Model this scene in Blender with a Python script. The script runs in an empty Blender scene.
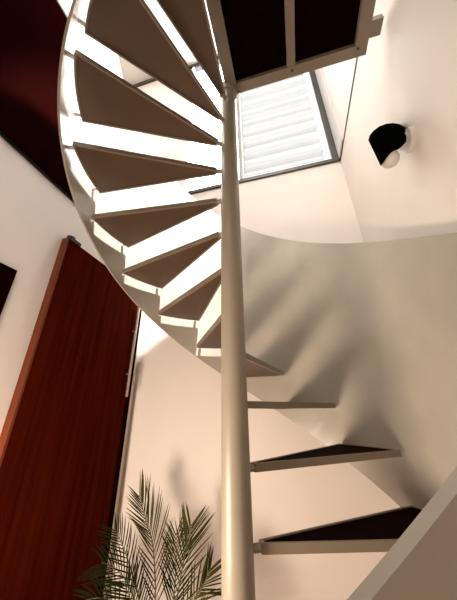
import bpy, bmesh, math, random
from mathutils import Vector, Matrix
random.seed(7)
S = bpy.context.scene
C = S.collection
PI = math.pi

# ---------------------------------------------------------------- camera
F_PX, PITCH, YAW, ROLL = 250.95, 0.4187, 0.2476, -0.0138
cam_d = bpy.data.cameras.new('camera')
cam = bpy.data.objects.new('camera', cam_d); C.objects.link(cam)
cam_d.sensor_fit = 'VERTICAL'; cam_d.sensor_height = 36.0
cam_d.lens = F_PX / 600 * 36.0
cam_d.clip_start = 0.01
cy, sy = math.cos(YAW), math.sin(YAW)
fw = Vector((-sy*math.cos(PITCH), cy*math.cos(PITCH), math.sin(PITCH)))
rt = Vector((cy, sy, 0)); up = rt.cross(fw)
r2 = rt*math.cos(ROLL) + up*math.sin(ROLL); u2 = -rt*math.sin(ROLL) + up*math.cos(ROLL)
cam.matrix_world = Matrix(((r2.x, u2.x, -fw.x, 0), (r2.y, u2.y, -fw.y, 0), (r2.z, u2.z, -fw.z, 0), (0, 0, 0, 1)))
S.camera = cam

# ---------------------------------------------------------------- world, lights, exposure
w = bpy.data.worlds.new('world'); S.world = w; w.use_nodes = True
w.node_tree.nodes['Background'].inputs[0].default_value = (0.85, 0.92, 1, 1)
w.node_tree.nodes['Background'].inputs[1].default_value = 1.0
S.view_settings.view_transform = 'Standard'
S.view_settings.look = 'None'
S.view_settings.gamma = 1
S.view_settings.use_curve_mapping = False
S.view_settings.exposure = 0.3

FZ = -1.355          # floor
XR, YB, XL = 0.73, 2.10, -1.42
CEIL = 5.45
UPF = 2.045          # upper floor level
YF = -2.6            # wall behind the camera

def lamp(name, loc, target, size, power, col, sizey=None, spread=180):
    d = bpy.data.lights.new(name, 'AREA'); d.shape = 'RECTANGLE'
    d.size = size; d.size_y = sizey or size; d.energy = power; d.color = col; d.spread = math.radians(spread)
    o = bpy.data.objects.new(name, d); C.objects.link(o); o.location = loc
    o.rotation_euler = (Vector(target)-Vector(loc)).to_track_quat('-Z', 'Y').to_euler()
    return o
LOWER_FILLS = [(-0.9, -1.5, 7), (-0.9, -2.1, 7)]  # added lamps behind the camera, warm fill for the lower room
FLOOR_FILL = (-1.10, 0.18, -0.60)
lamp('added_floor_fill', FLOOR_FILL, (-0.1, 2.1, -0.45), 0.42, 32, (1.0, 0.80, 0.63), sizey=0.34)  # added out of view to brighten the lower back wall
SPOT = (0.50, 0.20, 5.15)
sl = bpy.data.lights.new('added_spot_light', 'SPOT'); sl.energy = 5000; sl.color = (1.0, 0.97, 0.92)  # added unseen spot that whitens the sheet's inner left face
sl.shadow_soft_size = 0.10; sl.spot_size = math.radians(26); sl.spot_blend = 0.4
so = bpy.data.objects.new('added_spot_light', sl); C.objects.link(so); so.location = SPOT
SAIM = (-1.02, 1.15, 1.5)
so.rotation_euler = (Vector(SAIM)-Vector(SPOT)).to_track_quat('-Z', 'Y').to_euler()
for lx, ly, pw in LOWER_FILLS:
    lamp('added_ceiling_fill', (lx, ly, 1.375), (lx, ly, 0), 0.25, pw, (1.0, 0.84, 0.70))
UPPER_FILLS = [(-2.6, 1.0, 35)]  # added unseen lamp, fill for the upper room
for lx, ly, pw in UPPER_FILLS:
    lamp('added_ceiling_fill', (lx, ly, CEIL-0.06), (lx, ly, 0), 0.4, pw, (1.0, 0.95, 0.88))

# ---------------------------------------------------------------- materials
def lin(c):
    return tuple((v/255/12.92 if v/255 <= 0.04045 else ((v/255+0.055)/1.055)**2.4) for v in c)
def mat(name, rgb, rough=0.5, metal=0.0, var=0.0, scale=6.0, stretch=(1, 1, 1), bump=0.0, bscale=40.0, rgb2=None, emit=None, es=0.0, spec=0.5, coat=0.0, trans=0.0):
    m = bpy.data.materials.new(name); m.use_nodes = True
    nt = m.node_tree; b = nt.nodes['Principled BSDF']
    b.inputs['Base Color'].default_value = (*rgb, 1)
    b.inputs['Roughness'].default_value = rough
    b.inputs['Metallic'].default_value = metal
    b.inputs['Specular IOR Level'].default_value = spec
    if spec < 0.1: b.inputs['IOR'].default_value = 1.06
    b.inputs['Coat Weight'].default_value = coat
    if emit:
        b.inputs['Emission Color'].default_value = (*emit, 1); b.inputs['Emission Strength'].default_value = es
    tc = nt.nodes.new('ShaderNodeTexCoord')
    mp = nt.nodes.new('ShaderNodeMapping'); mp.inputs['Scale'].default_value = stretch
    nt.links.new(tc.outputs['Object'], mp.inputs['Vector'])
    if var > 0 or rgb2:
        n = nt.nodes.new('ShaderNodeTexNoise'); n.inputs['Scale'].default_value = scale; n.inputs['Detail'].default_value = 6
        nt.links.new(mp.outputs[0], n.inputs['Vector'])
        r = nt.nodes.new('ShaderNodeValToRGB')
        c2 = rgb2 or tuple(v*(1-var) for v in rgb)
        r.color_ramp.elements[0].position = 0.35; r.color_ramp.elements[0].color = (*c2, 1)
        r.color_ramp.elements[1].position = 0.65; r.color_ramp.elements[1].color = (*rgb, 1)
        nt.links.new(n.outputs[0], r.inputs[0]); nt.links.new(r.outputs[0], b.inputs['Base Color'])
    if bump > 0:
        n2 = nt.nodes.new('ShaderNodeTexNoise'); n2.inputs['Scale'].default_value = bscale; n2.inputs['Detail'].default_value = 3
        nt.links.new(mp.outputs[0], n2.inputs['Vector'])
        bp = nt.nodes.new('ShaderNodeBump'); bp.inputs['Strength'].default_value = bump; bp.inputs['Distance'].default_value = 0.01
        nt.links.new(n2.outputs[0], bp.inputs['Height']); nt.links.new(bp.outputs[0], b.inputs['Normal'])
    return m
M_wall = mat('cream_plaster', (0.78, 0.715, 0.665), 0.75, var=0.03, scale=2.5, bump=0.05, bscale=60)
M_wallup = M_wall
M_ceil = mat('white_ceiling_paint', (0.85, 0.83, 0.80), 0.8, var=0.02, scale=2)
M_floor = mat('oak_floor', (0.42, 0.24, 0.13), 0.35, var=0.35, scale=3, stretch=(1, 9, 1))
M_steel = mat('greige_painted_steel', (0.31, 0.27, 0.212), 0.40, var=0.06, scale=3, bump=0.12, bscale=9)
M_sheet = mat('greige_lacquered_sheet', (0.41, 0.375, 0.32), 0.27, var=0.10, scale=4, bump=0.16, bscale=16)
M_steelshade = mat('shaded_greige_steel', (0.215, 0.17, 0.125), 0.4, var=0.06, scale=3, bump=0.08, bscale=9)  # darker copy of the stair steel: shade on tread and landing frames
M_under = mat('shaded_tread_underside', (0.086, 0.045, 0.020), 0.55, var=0.12, scale=5)  # shade under the treads put into the colour, steel browned and darkened
M_board = mat('dark_wood_tread_board', (0.012, 0.004, 0.002), 0.5, spec=0.06, var=0.4, scale=6, stretch=(1, 12, 1))
M_landb = mat('dark_wood_landing_board', (0.006, 0.0015, 0.001), 0.6, spec=0.04, var=0.4, scale=6, stretch=(14, 1, 1))
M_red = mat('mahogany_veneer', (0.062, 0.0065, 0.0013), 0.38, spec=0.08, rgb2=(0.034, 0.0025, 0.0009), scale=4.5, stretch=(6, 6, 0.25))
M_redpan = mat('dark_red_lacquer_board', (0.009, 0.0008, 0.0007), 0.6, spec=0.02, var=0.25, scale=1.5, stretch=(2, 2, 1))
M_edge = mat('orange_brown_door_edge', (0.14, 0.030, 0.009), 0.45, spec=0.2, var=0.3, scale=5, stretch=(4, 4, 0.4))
M_black = mat('black_gap', (0.006, 0.005, 0.005), 0.6)
M_jamb = mat('black_brown_jamb', (0.010, 0.003, 0.002), 0.5, var=0.3, spec=0.05)
M_satin = mat('satin_steel', (0.62, 0.52, 0.46), 0.3, metal=0.9)
M_frame = mat('dark_grey_aluminium', (0.035, 0.033, 0.032), 0.4, var=0.1)
M_grey = mat('mid_grey_aluminium', (0.30, 0.29, 0.28), 0.4, var=0.1)
M_lightframe = mat('pale_grey_frame', (0.66, 0.64, 0.62), 0.45, var=0.04)
M_lampblk = mat('black_lamp_shade', (0.002, 0.002, 0.002), 0.6, var=0.2, spec=0.08)
M_white = mat('white_lacquer', (0.80, 0.77, 0.74), 0.35, var=0.02)
M_pot = mat('terracotta_pot', (0.40, 0.17, 0.09), 0.7, var=0.2, scale=8)
M_soil = mat('dark_soil', (0.03, 0.02, 0.012), 0.95, var=0.4, scale=30)
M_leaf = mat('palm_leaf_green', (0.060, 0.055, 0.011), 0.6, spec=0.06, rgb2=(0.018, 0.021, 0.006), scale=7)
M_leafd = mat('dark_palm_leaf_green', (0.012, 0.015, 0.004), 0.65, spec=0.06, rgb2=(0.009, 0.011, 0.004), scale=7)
M_stem = mat('olive_stem', (0.10, 0.10, 0.03), 0.5, var=0.2)
M_lens = mat('fill_lens', (0.9, 0.8, 0.7), 0.4, emit=(1, 0.78, 0.55), es=3.0)  # glow of the added ceiling lamps
M_shade = mat('added_warm_shade', (0.8, 0.7, 0.6), 0.6, emit=(1, 0.78, 0.55), es=0.8)  # glow of the added floor lamp
M_pane = mat('bright_frosted_window_glass', (0.9, 0.95, 1), 0.3, emit=(0.98, 0.985, 1.0), es=9.5)
M_pane2 = mat('added_skylight_glass', (0.9, 0.95, 1), 0.3, emit=(1.0, 0.98, 0.94), es=26.0)  # glow of the added skylight
# translucent white blind fabric
M_blind = bpy.data.materials.new('translucent_white_blind'); M_blind.use_nodes = True
_nt = M_blind.node_tree; _nt.nodes.remove(_nt.nodes['Principled BSDF'])
_d = _nt.nodes.new('ShaderNodeBsdfDiffuse'); _t = _nt.nodes.new('ShaderNodeBsdfTranslucent'); _x = _nt.nodes.new('ShaderNodeMixShader')
_tc = _nt.nodes.new('ShaderNodeTexCoord')
_n = _nt.nodes.new('ShaderNodeTexWave'); _n.bands_direction = 'Z'; _n.inputs['Scale'].default_value = 1.55; _n.inputs['Distortion'].default_value = 0.25; _n.inputs['Detail Scale'].default_value = 0.6
_nt.links.new(_tc.outputs['Object'], _n.inputs['Vector'])
_r = _nt.nodes.new('ShaderNodeValToRGB'); _r.color_ramp.elements[0].color = (0.29, 0.29, 0.285, 1); _r.color_ramp.elements[1].color = (0.34, 0.34, 0.34, 1)
_nt.links.new(_n.outputs[0], _r.inputs[0]); _nt.links.new(_r.outputs[0], _t.inputs[0]); _nt.links.new(_r.outputs[0], _d.inputs[0])
_x.inputs[0].default_value = 0.15
_nt.links.new(_d.outputs[0], _x.inputs[1]); _nt.links.new(_t.outputs[0], _x.inputs[2])
_nt.links.new(_x.outputs[0], _nt.nodes['Material Output'].inputs[0])

# ---------------------------------------------------------------- helpers
def obj(name, bm, m, parent=None, smooth=False, bevel=0.0, autosmooth=False):
    bmesh.ops.recalc_face_normals(bm, faces=bm.faces)
    me = bpy.data.meshes.new(name); bm.to_mesh(me); bm.free()
    me.materials.append(m)
    if smooth or autosmooth:
        for p in me.polygons: p.use_smooth = True
        if autosmooth: me.set_sharp_from_angle(angle=math.radians(35))
    o = bpy.data.objects.new(name, me); C.objects.link(o)
    if parent: o.parent = parent; o.matrix_parent_inverse = Matrix.Translation(-parent.location)
    if bevel:
        b = o.modifiers.new('bevel', 'BEVEL'); b.width = bevel; b.segments = 2; b.limit_method = 'ANGLE'
    return o
def box(x0, x1, y0, y1, z0, z1, bm=None):
    bm = bm or bmesh.new()
    v = [bm.verts.new(p) for p in ((x0,y0,z0),(x1,y0,z0),(x1,y1,z0),(x0,y1,z0),(x0,y0,z1),(x1,y0,z1),(x1,y1,z1),(x0,y1,z1))]
    for f in ((0,3,2,1),(4,5,6,7),(0,1,5,4),(1,2,6,5),(2,3,7,6),(3,0,4,7)): bm.faces.new([v[i] for i in f])
    return bm
def prism(pts, z0, z1, bm=None):
    bm = bm or bmesh.new()
    a = [bm.verts.new((x, y, z0)) for x, y in pts]; b = [bm.verts.new((x, y, z1)) for x, y in pts]
    bm.faces.new(a[::-1]); bm.faces.new(b); n = len(pts)
    for i in range(n): bm.faces.new((a[i], a[(i+1) % n], b[(i+1) % n], b[i]))
    return bm
def ring_prism(outer, inner, z0, z1):
    bm = bmesh.new(); n = len(outer)
    R = [[bm.verts.new((x, y, z)) for x, y in pts] for pts in (outer, inner) for z in (z0, z1)]
    o0, o1, i0, i1 = R
    for i in range(n):
        j = (i+1) % n
        bm.faces.new((o0[i], o0[j], o1[j], o1[i])); bm.faces.new((i0[j], i0[i], i1[i], i1[j]))
        bm.faces.new((o1[i], o1[j], i1[j], i1[i])); bm.faces.new((o0[j], o0[i], i0[i], i0[j]))
    return bm
def tube(p0, p1, r, bm=None, seg=16, r1=None):
    bm = bm or bmesh.new(); r1 = r if r1 is None else r1
    p0, p1 = Vector(p0), Vector(p1); q = (p1-p0).to_track_quat('Z', 'Y')
    a, b = [], []
    for i in range(seg):
        t = 2*PI*i/seg; e = q @ Vector((math.cos(t), math.sin(t), 0))
        a.append(bm.verts.new(p0+e*r)); b.append(bm.verts.new(p1+e*r1))
    bm.faces.new(a[::-1]); bm.faces.new(b)
    for i in range(seg): bm.faces.new((a[i], a[(i+1) % seg], b[(i+1) % seg], b[i]))
    return bm
def lathe(profile, center, seg=32, bm=None):
    bm = bm or bmesh.new(); cx, cyy, cz = center; rings = []
    for r, z in profile:
        if r < 1e-5: rings.append([bm.verts.new((cx, cyy, cz+z))])
        else: rings.append([bm.verts.new((cx+r*math.cos(2*PI*i/seg), cyy+r*math.sin(2*PI*i/seg), cz+z)) for i in range(seg)])
    for a, b in zip(rings, rings[1:]):
        for i in range(seg):
            j = (i+1) % seg
            if len(a) == 1 and len(b) == 1: continue
            if len(a) == 1: bm.faces.new((a[0], b[j], b[i]))
            elif len(b) == 1: bm.faces.new((a[i], a[j], b[0]))
            else: bm.faces.new((a[i], a[j], b[j], b[i]))
    return bm
def thing(name, label, cat, loc=(0, 0, 0), group=None):
    o = bpy.data.objects.new(name, None); C.objects.link(o); o.location = loc
    o['label'] = label; o['category'] = cat
    if group: o['group'] = group
    return o
def tag(o, label, cat, group=None):
    o['label'] = label; o['category'] = cat
    if group: o['group'] = group
    return o
def struct(name, bm, m, label=None, parent=None, **k):
    o = obj(name, bm, m, parent, **k)
    if not parent: o['kind'] = 'structure'
    if label: o['label'] = label
    return o

# ---------------------------------------------------------------- setting
T = 0.12
XFAR = -4.6
struct('floor', box(XL-T, XR+T, YF-T, YB+T, FZ-0.1, FZ), M_floor, 'warm wooden floor under the stair')
# back wall with the tall upper window opening
WX0, WX1, WZ0, WZ1 = -1.10, XR, 2.445, 5.36
bm = box(XL-T, XR+T, YB, YB+T, FZ, WZ0)
box(XFAR, XL-T, YB, YB+T, UPF, WZ0, bm)
box(XFAR, WX0, YB, YB+T, WZ0, CEIL, bm); box(WX1, XR+T, YB, YB+T, WZ0, CEIL, bm); box(WX0, WX1, YB, YB+T, WZ1, CEIL, bm)
struct('wall_back', bm, M_wall, 'cream wall behind the stair below and beside the tall window')
bm = box(XR, XR+T, YF, YB, FZ, CEIL)
struct('wall_right', bm, M_wall, 'cream right-hand wall carrying the black wall lamp')
# left wall with the doorway near the camera
DY0, DY1, DZ = -0.05, 0.83, 0.68
bm = box(XL-T, XL, YF, DY0, FZ, 1.40); box(XL-T, XL, DY1, YB, FZ, 1.40, bm); box(XL-T, XL, DY0, DY1, DZ, 1.40, bm)
struct('wall_left', bm, M_wall, 'pale left wall with the tall red door against it')
struct('wall_upper_left', box(XL-T, XL+0.02, YF, YB, 1.43, 2.80), M_redpan, 'dark red timber-clad parapet above the pale left wall')
struct('trim_1', box(XL-T, XL+0.005, YF, YB, 1.40, 1.43), M_black, 'black strip for the shade in the gap under the red parapet')  # solid strip, its black stands for the shade in the gap
bm = box(XL-T, XL+0.03, YF, YB, 2.80, 2.86); box(XL-T+0.02, XL-0.01, YF, YB, 2.90, 2.93, bm)
struct('trim_2', bm, M_lightframe, 'pale capping rail along the top of the red parapet')
struct('wall_front', box(XL-T, XR+T, YF-T, YF, FZ, CEIL), M_wall)
struct('wall_far_left', box(XFAR-T, XFAR, YF, YB, UPF, CEIL), M_wall)
struct('floor_upper', box(XFAR, XL-T, YF, YB, 1.75, UPF), M_floor)
bm = box(XFAR, XL-T, YF-T, YF, UPF, CEIL); struct('wall_front_upper', bm, M_wall)
SX0, SX1, SY0, SY1 = -0.70, 0.60, -1.90, -0.55  # unseen skylight, added for light from above onto the sheet
bm = box(XFAR-T, SX0, YF-T, YB+T, CEIL, CEIL+0.1); box(SX1, XR+T, YF-T, YB+T, CEIL, CEIL+0.1, bm)
box(SX0, SX1, YF-T, SY0, CEIL, CEIL+0.1, bm); box(SX0, SX1, SY1, YB+T, CEIL, CEIL+0.1, bm)
struct('ceiling', bm, M_ceil)
w2 = struct('added_skylight', ring_prism([(SX0, SY0), (SX1, SY0), (SX1, SY1), (SX0, SY1)], [(SX0+.05, SY0+.05), (SX1-.05, SY0+.05), (SX1-.05, SY1-.05), (SX0+.05, SY1-.05)], CEIL+0.02, CEIL+0.1), M_frame, 'added skylight in the high ceiling over the landing')
obj('pane', box(SX0+.05, SX1-.05, SY0+.05, SY1-.05, CEIL+0.05, CEIL+0.06), M_pane2, w2)
struct('ceiling_lower', box(XL, XR, YF, -0.98, 1.43, UPF-0.002), M_ceil)
struct('trim_3', box(XFAR, XR, YB-0.03, YB, 5.37, 5.43), M_frame, 'dark track where the back wall meets the high ceiling')
struct('trim_4', box(XR-0.008, XR, 0.2, YB-0.0, 2.437, 2.449), M_frame, 'thin dark line along the right wall level with the window sill')

# window
win = struct('window_1', box(WX0, WX1, YB-0.02, YB+0.06, WZ0-0.01, WZ0+0.035), M_frame, 'tall bright window with dark frame behind the stair')
def wpart(name, bm, m, lab=None):
    o = obj(name, bm, m, win)
    if lab: o['label'] = lab
wpart('window_jamb', box(0.648, XR-0.001, YB-0.02, YB+0.06, WZ0+0.035, WZ1), M_frame, 'dark right jamb')
wpart('window_jamb', box(WX0, WX0+0.04, YB-0.02, YB+0.06, WZ0+0.035, WZ1), M_white)
wpart('window_head', box(WX0+0.04, 0.655, YB-0.02, YB+0.06, WZ1-0.04, WZ1), M_frame)
wpart('mullion', box(-0.375, -0.335, YB-0.02, YB+0.06, WZ0+0.035, WZ1-0.04), M_grey, 'grey mullion')
wpart('pane', box(WX0+0.04, -0.375, YB+0.05, YB+0.058, WZ0+0.035, WZ1-0.04), M_pane)
wpart('pane', box(-0.335, 0.655, YB+0.05, YB+0.058, WZ0+0.035, WZ1-0.04), M_pane)
struct('trim_5', box(XR-0.018, XR, YB-0.23, YB-0.025, 2.455, WZ1), M_lightframe, 'pale grey upright panel beside the window on the right wall')

bl = thing('window_blind', 'white horizontally pleated blind glowing in the tall window above the stair', 'blind', (0.13, YB-0.01, WZ0+0.04))
bm = bmesh.new(); rows = []
NB, PZ = 26, 0.108
zz = WZ0+0.045
for i in range(NB):
    for s in range(8):
        u = s/8
        yy = YB+0.02 - 0.030*(math.sin(PI*u)**0.8)
        z = zz + PZ*(i+u)
        if z > WZ1-0.05: break
        rows.append([bm.verts.new((x, yy, z)) for x in (-0.325, 0.59)])
for a, b in zip(rows, rows[1:]): bm.faces.new((a[0], a[1], b[1], b[0]))
obj('blind_fabric', bm, M_blind, bl, smooth=False)
for x0 in (-0.333, 0.600, 0.628):
    obj('side_track', box(x0, x0+0.018, YB-0.018, YB+0.03, WZ0+0.036, WZ1-0.041), M_white, bl)
obj('bottom_rail', box(-0.312, 0.598, YB-0.014, YB+0.03, WZ0+0.036, WZ0+0.05), M_white, bl)

# tall red door leaf on the left wall
XD = -1.37
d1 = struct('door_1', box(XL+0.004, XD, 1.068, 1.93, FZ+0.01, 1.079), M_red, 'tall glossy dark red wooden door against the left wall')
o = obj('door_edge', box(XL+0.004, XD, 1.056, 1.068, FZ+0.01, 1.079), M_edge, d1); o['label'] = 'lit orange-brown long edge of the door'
o = obj('door_jamb', box(XL+0.004, XD-0.004, 1.93, 1.995, FZ+0.005, 1.079), M_jamb, d1); o['label'] = 'black-brown jamb'
bm = tube((XD+0.028, 1.895, 0.12), (XD+0.028, 1.895, 0.93), 0.011)
tube((XD-0.002, 1.895, 0.30), (XD+0.028, 1.895, 0.30), 0.008, bm); tube((XD-0.002, 1.895, 0.67), (XD+0.028, 1.895, 0.67), 0.008, bm)
o = obj('door_handle', bm, M_satin, d1, autosmooth=True); o['label'] = 'pale vertical pull bar'
bm = tube((XD-0.020, 1.095, 1.077), (XD-0.020, 1.095, 1.112), 0.026); box(XD-0.045, XD+0.008, 1.075, 1.16, 1.078, 1.098, bm)
o = obj('door_pivot', bm, M_black, d1, autosmooth=True); o['label'] = 'black top pivot'

# doorway by the camera, lower left
d2 = struct('door_2', box(XL-0.10, XL-0.06, DY0+0.04, DY1-0.03, FZ, DZ-0.04), M_jamb, 'dark doorway with red-brown frame at the left edge')
bm = box(XL-T, XL+0.012, DY1-0.03, DY1+0.035, FZ, DZ+0.04); box(XL-T, XL+0.012, DY0-0.035, DY0+0.04, FZ, DZ+0.04, bm); box(XL-T, XL+0.012, DY0+0.04, DY1-0.03, DZ-0.04, DZ+0.04, bm)
obj('door_frame', bm, M_redpan, d2)

# ---------------------------------------------------------------- the spiral staircase
PX, PY = -0.2257, 0.9598
H1, TH1, DTH, WW, RR, RH, RI = -0.3633, 0.2684, 0.3693, 0.3870, 0.7935, 0.0732, 0.2
ZB, ZT, RS, TS = -0.2838, 1.1198, 0.8220, 0.010
st = thing('spiral_staircase', 'greige painted steel spiral staircase with dark wooden treads winding round a central pole', 'staircase', (PX, PY, FZ))
obj('central_pole', tube((PX, PY, FZ), (PX, PY, UPF-0.002), 0.048, seg=48), M_steel, st, autosmooth=True)
def P(a, r): return (PX + r*math.cos(a), PY + r*math.sin(a))
def wedge(a0, ins, na=14):
    # outline of one tread, inset by ins
    a1 = a0 + WW
    pts = []
    def off(a, sgn, r):    # point on the radial edge shifted inwards
        d = Vector((math.cos(a), math.sin(a))); n = Vector((-d.y, d.x))*sgn
        q = Vector((PX, PY)) + d*r + n*ins
        return (q.x, q.y)
    ri, ro = RH + ins*1.2, RR - ins
    da = ins/ro
    hi = off(a1, -1, ri); lo = off(a0, 1, ri)
    n0 = Vector((-math.sin(a0), math.cos(a0))); n1 = Vector((-math.sin(a1), math.cos(a1)))
    if (Vector(hi)-Vector(lo)).dot(n0) < 0.004:
        ri = RH + 0.05; hi = off(a1, -1, ri); lo = off(a0, 1, ri)
    pts.append(lo)
    for i in range(na+1):
        a = a0+da + (WW-2*da)*i/na
        pts.append((PX+ro*math.cos(a), PY+ro*math.sin(a)))
    pts.append(hi)
    return pts
def make_tread(k):
    a0 = TH1 + k*DTH; z = H1 + k*RI
    o_, i_ = wedge(a0, 0), wedge(a0, 0.009)
    fr = obj('tread', ring_prism(o_, i_, z-0.026, z), M_steelshade, st)
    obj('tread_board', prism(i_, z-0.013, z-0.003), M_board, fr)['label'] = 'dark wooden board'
    obj('tread_underside', prism(i_, z-0.023, z-0.013), M_under, fr)['label'] = 'underside panel coloured dark brown for its shade'
    am = a0 + WW/2
    bm = tube((*P(am, 0.044), z-0.014), (*P(am, RH+0.004), z-0.014), 0.012, seg=12)
    obj('hub_connector', bm, M_steel, fr, autosmooth=True)
    for a in (a0+0.035, a0+WW-0.035):
        obj('spacer_bolt', tube((*P(a, RR-0.003), z-0.015), (*P(a, RS+0.002), z-0.015), 0.009, seg=12), M_white, fr, autosmooth=True)['label'] = 'pale round spacer'
for k in range(-4, 12): make_tread(k)
# curved balustrade sheet
bm = bmesh.new(); N = 330; KS, KE = -4.6, 12.0
sec = []
for i in range(N+1):
    k = KS + (KE-KS)*i/N; a = TH1 + k*DTH
    zb = max(FZ, H1 + k*RI + ZB); zt = H1 + k*RI + ZT
    ring = []
    for r, z in ((RS, zb), (RS, zt), (RS+TS, zt), (RS+TS, zb)):
        x, y = P(a, r); ring.append(bm.verts.new((x, y, z)))
    sec.append(ring)
for a, b in zip(sec, sec[1:]):
    for j in range(4): bm.faces.new((a[j], a[(j+1) % 4], b[(j+1) % 4], b[j]))
bm.faces.new(sec[0]); bm.faces.new(sec[-1][::-1])
obj('curved_balustrade', bm, M_sheet, st, autosmooth=True)['label'] = 'tall curved sheet-steel balustrade following the stair'
# landing
LX0, LX1, LY0, LY1, LZ0 = -0.235, 0.64, -0.97, 0.985, 1.985
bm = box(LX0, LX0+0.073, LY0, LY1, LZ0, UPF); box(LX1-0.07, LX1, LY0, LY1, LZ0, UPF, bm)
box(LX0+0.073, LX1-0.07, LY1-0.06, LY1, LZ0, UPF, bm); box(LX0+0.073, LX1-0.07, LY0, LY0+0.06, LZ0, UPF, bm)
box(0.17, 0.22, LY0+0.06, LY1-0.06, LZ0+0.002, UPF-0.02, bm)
ld = obj('landing_frame', bm, M_steelshade, st, bevel=0.002); ld['label'] = 'steel frame of the square top landing'
for x0, x1 in ((LX0+0.073, 0.17), (0.22, LX1-0.07)):
    obj('landing_board', box(x0, x1, LY0+0.06, LY1-0.06, 2.018, UPF-0.004), M_landb, ld)['label'] = 'near-black wooden board'
for x, y in ((-0.19, 0.924), (0.20, 0.948), (0.586, 0.94)):
    obj('bolt', tube((x, y, LZ0-0.004), (x, y, LZ0+0.01), 0.008, seg=12), M_frame, ld, autosmooth=True)
obj('wall_bracket', box(LX1-0.002, 0.70, 0.835, 0.91, LZ0+0.002, LZ0+0.045), M_steelshade, ld)
obj('pole_collar', tube((PX, PY, LZ0-0.035), (PX, PY, LZ0+0.002), 0.058, seg=32), M_steel, st, autosmooth=True)

# ---------------------------------------------------------------- wall lamp on the right wall
def lamp_build():
    t = thing('wall_lamp', 'black curved-shade lamp with white inside on the right-hand wall', 'lamp', (XR, 1.09, 1.31))
    c = Vector((0.64, 1.098, 1.327))                # centre of the shade
    v = -c.normalized()                            # towards the camera
    e1, e2 = r2.copy(), u2.copy()                  # right and up axes of the camera
    return t, c, v, e1, e2
lt, lc, lv, le1, le2 = lamp_build()
def L3(a, b, d): return lc + le1*a + le2*b + lv*d
SC = 0.00120    # metres per reading unit
def Lp(px, py): return ((px-230)*SC, -(py-195)*SC)
# black shade: bent sheet, its profile curls round like a scroll; ends domed
prof = [(190,298),(162,240),(134,182),(140,160),(158,138),(185,118),(215,107),(245,104),(275,108),(300,122),(316,142),(320,165),(312,188),(290,210),(262,228),(238,244),(218,262),(202,282)]
bm = bmesh.new(); n = len(prof); rings = []
D = 0.085
cen = Vector(Lp(222, 185))
for s in range(-6, 7):
    u = s/6; k = math.sqrt(max(0.0, 1-abs(u)**2.6))*0.55+0.45 if abs(u) < 1 else 0.45
    rings.append([bm.verts.new(L3(*(cen + (Vector(Lp(*q))-cen)*k), u*D)) for q in prof])
for a, b in zip(rings, rings[1:]):
    for i in range(n): bm.faces.new((a[i], a[(i+1) % n], b[(i+1) % n], b[i]))
bm.faces.new(rings[0]); bm.faces.new(rings[-1][::-1])
obj('lamp_shade', bm, M_lampblk, lt, autosmooth=True)['label'] = 'black curved shade'
c2 = Lp(231, 268)
q0, q1 = L3(*Lp(225, 235), -0.02), L3(*Lp(233, 276), 0.02)
bm = bmesh.new()
bmesh.ops.create_uvsphere(bm, u_segments=28, v_segments=16, radius=0.047, matrix=Matrix.Translation(L3(c2[0], c2[1], 0.0)))
obj('lamp_diffuser', bm, M_white, lt, smooth=True)['label'] = 'white round diffuser'
mp = Vector((XR, 1.085, 1.30))
bm = tube(mp, mp+Vector((-0.022, 0, 0)), 0.062, seg=36, r1=0.058)
obj('wall_plate', bm, M_white, lt, autosmooth=True)['label'] = 'white round wall plate'
bm = tube(mp+Vector((-0.02, 0, 0)), L3(*Lp(285, 190), 0.0), 0.042, seg=28, r1=0.036)
obj('lamp_neck', bm, M_white, lt, autosmooth=True)['label'] = 'white neck'

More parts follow.
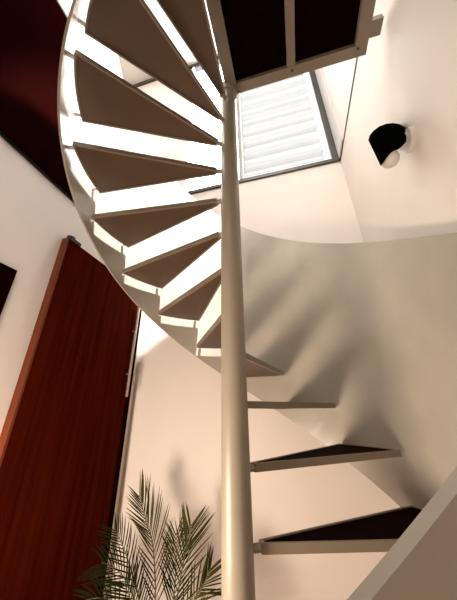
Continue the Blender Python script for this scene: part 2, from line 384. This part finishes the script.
# ---------------------------------------------------------------- potted palm
pc = Vector((-0.80, 1.62, FZ))
pt = thing('potted_palm', 'green feathery palm in front of the cream wall beside the red door', 'plant', pc)
obj('pot', lathe([(0, 0.001), (0.11, 0.001), (0.15, 0.26), (0.165, 0.26), (0.165, 0.29), (0.145, 0.29), (0.14, 0.25), (0, 0.25)], pc), M_pot, pt, autosmooth=True)
obj('soil', lathe([(0, 0.251), (0.139, 0.251), (0.139, 0.262), (0, 0.268)], pc), M_soil, pt)
def catmull(ps, n):
    out = []; q = [ps[0]*2-ps[1]] + ps + [ps[-1]*2-ps[-2]]
    for i in range(1, len(q)-2):
        for s in range(n):
            t = s/n; a, b, c, d = q[i-1:i+3]
            out.append(0.5*((2*b)+(c-a)*t+(2*a-5*b+4*c-d)*t*t+(3*b-a-3*c+d)*t**3))
    out.append(ps[-1]); return out
def frond(pts, L, m, start=0.3, ang=42, nl=24, lw=0.0030, droop=0.25, tw=0.0, ll=1.0, lr=1.0):
    ps = catmull([Vector(p) for p in pts], 14)
    bm = bmesh.new(); N = len(ps)-1
    def at(t):
        f = t*N; i = min(int(f), N-1); return ps[i].lerp(ps[i+1], f-i), (ps[i+1]-ps[i]).normalized()
    for j in range(nl):
        t = start + (1-start)*(j+0.3)/nl
        p, tan = at(t)
        view = (-p).normalized(); side = tan.cross(view).normalized()
        nrm = side.cross(tan).normalized()
        env = math.sin(PI*min(1, 0.22+0.70*(j+0.5)/nl)**0.9)**0.6*0.75 + 0.25
        for sg in (-1, 1):
            a = math.radians(ang*(1-0.35*j/nl) + random.uniform(-4, 4))
            d = tan*math.cos(a) + side*sg*math.sin(a) + nrm*(0.22+tw*sg)
            d.normalize()
            ln = L*env*random.uniform(0.9, 1.08)*(lr if sg > 0 else ll)
            wv = d.cross(nrm).normalized()
            prev = None; SEG = 5
            for s in range(SEG+1):
                u = s/SEG
                q = p + d*ln*u + Vector((0, 0, -1))*droop*ln*u*u*0.5 + tan*0.16*ln*u*u
                wd = lw*(math.sin(PI*min(1, 0.12+0.88*u))**0.7 if u < 1 else 0.0) + 0.0003
                cur = [bm.verts.new(q - wv*wd - nrm*wd*0.35), bm.verts.new(q), bm.verts.new(q + wv*wd - nrm*wd*0.35)]
                if prev:
                    bm.faces.new((prev[0], prev[1], cur[1], cur[0])); bm.faces.new((prev[1], prev[2], cur[2], cur[1]))
                prev = cur
    fr = obj('frond', bm, m, pt)
    bm = bmesh.new()
    for i in range(N):
        r0 = 0.0050*(1-0.8*i/N); tube(ps[i], ps[i+1], r0, bm, seg=6, r1=0.0050*(1-0.8*(i+1)/N))
    obj('stalk', bm, M_stem, fr, smooth=True)
B = lambda dx=0, dy=0: (pc.x+dx, pc.y+dy, FZ+0.255)
frond([B(-0.02), (-0.84, 1.68, -0.92), (-0.89, 1.70, -0.70), (-0.955, 1.70, -0.58), (-1.01, 1.69, -0.46)], 0.20, M_leaf, start=0.24, nl=24, ang=34, ll=0.8, lr=1.2)
frond([B(0.03), (-0.73, 1.66, -0.95), (-0.695, 1.68, -0.74), (-0.68, 1.70, -0.66), (-0.665, 1.70, -0.58)], 0.21, M_leaf, start=0.28, nl=19, ang=38)
frond([B(0.05, .03), (-0.70, 1.66, -1.0), (-0.62, 1.66, -0.86), (-0.57, 1.65, -0.80), (-0.53, 1.65, -0.73)], 0.19, M_leaf, start=0.35, nl=18, ang=32)
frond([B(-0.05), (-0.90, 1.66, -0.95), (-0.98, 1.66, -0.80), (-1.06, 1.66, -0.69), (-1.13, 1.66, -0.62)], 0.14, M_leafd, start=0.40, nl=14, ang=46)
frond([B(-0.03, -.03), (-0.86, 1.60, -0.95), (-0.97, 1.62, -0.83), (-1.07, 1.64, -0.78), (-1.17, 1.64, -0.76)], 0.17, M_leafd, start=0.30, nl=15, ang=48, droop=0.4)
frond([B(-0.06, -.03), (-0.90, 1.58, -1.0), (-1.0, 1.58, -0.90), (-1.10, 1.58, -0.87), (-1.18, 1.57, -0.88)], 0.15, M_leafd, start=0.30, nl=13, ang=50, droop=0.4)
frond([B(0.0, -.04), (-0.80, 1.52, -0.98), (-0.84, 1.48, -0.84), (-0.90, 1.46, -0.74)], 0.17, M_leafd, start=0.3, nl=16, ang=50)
frond([B(0.06, -.04), (-0.68, 1.52, -1.02), (-0.60, 1.48, -0.90), (-0.52, 1.47, -0.82)], 0.18, M_leaf, start=0.3, nl=16, ang=38)
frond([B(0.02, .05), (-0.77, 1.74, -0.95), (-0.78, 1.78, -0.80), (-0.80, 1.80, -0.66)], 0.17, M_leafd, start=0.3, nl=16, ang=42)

# ---------------------------------------------------------------- lamps added out of view to light the place
for i, (lx, ly, pw) in enumerate(LOWER_FILLS):
    t = thing('added_ceiling_light', ['added round warm light in the lower ceiling nearest the stair', 'added round warm light in the lower ceiling furthest from the stair'][i], 'ceiling light', (lx, ly, 1.43), 'added round lights in the lower ceiling')
    obj('fill_ring', tube((lx, ly, 1.405), (lx, ly, 1.43), 0.17, seg=32), M_white, t, autosmooth=True)
    obj('fill_lens', tube((lx, ly, 1.395), (lx, ly, 1.405), 0.14, seg=32), M_lens, t, autosmooth=True)
for i, (lx, ly, pw) in enumerate(UPPER_FILLS):
    t = thing('added_ceiling_light', 'added square flush light on the high ceiling over the left side', 'ceiling light', (lx, ly, CEIL))
    obj('fill_body', box(lx-0.25, lx+0.25, ly-0.25, ly+0.25, CEIL-0.04, CEIL), M_white, t)
    obj('fill_lens', box(lx-0.22, lx+0.22, ly-0.22, ly+0.22, CEIL-0.045, CEIL-0.04), M_lens, t)
t = thing('added_floor_lamp', 'added small upright floor lamp with a white box shade beside the doorway by the camera', 'lamp', (FLOOR_FILL[0]-0.10, FLOOR_FILL[1]-0.19, FZ))
fx, fy = FLOOR_FILL[0]-0.10, FLOOR_FILL[1]-0.19
obj('base', tube((fx, fy, FZ), (fx, fy, FZ+0.02), 0.12, seg=32), M_frame, t, autosmooth=True)
obj('pole', tube((fx, fy, FZ+0.02), (fx, fy, FLOOR_FILL[2]-0.16), 0.012, seg=16), M_frame, t, autosmooth=True)
obj('lamp_shade', tube((fx, fy, FLOOR_FILL[2]-0.16), (fx, fy, FLOOR_FILL[2]+0.16), 0.17, seg=32, r1=0.15), M_shade, t, autosmooth=True)
t = thing('added_spotlight', 'added white cylinder spotlight hanging from the high ceiling by the right wall', 'ceiling light', (SPOT[0], SPOT[1], CEIL))
sd = (Vector(SAIM)-Vector(SPOT)).normalized(); sp = Vector(SPOT)-sd*0.02
obj('stem', tube((SPOT[0], SPOT[1], CEIL), tuple(sp-sd*0.10), 0.012), M_white, t, autosmooth=True)
obj('spot_body', tube(sp-sd*0.14, sp, 0.17, seg=32), M_white, t, autosmooth=True)
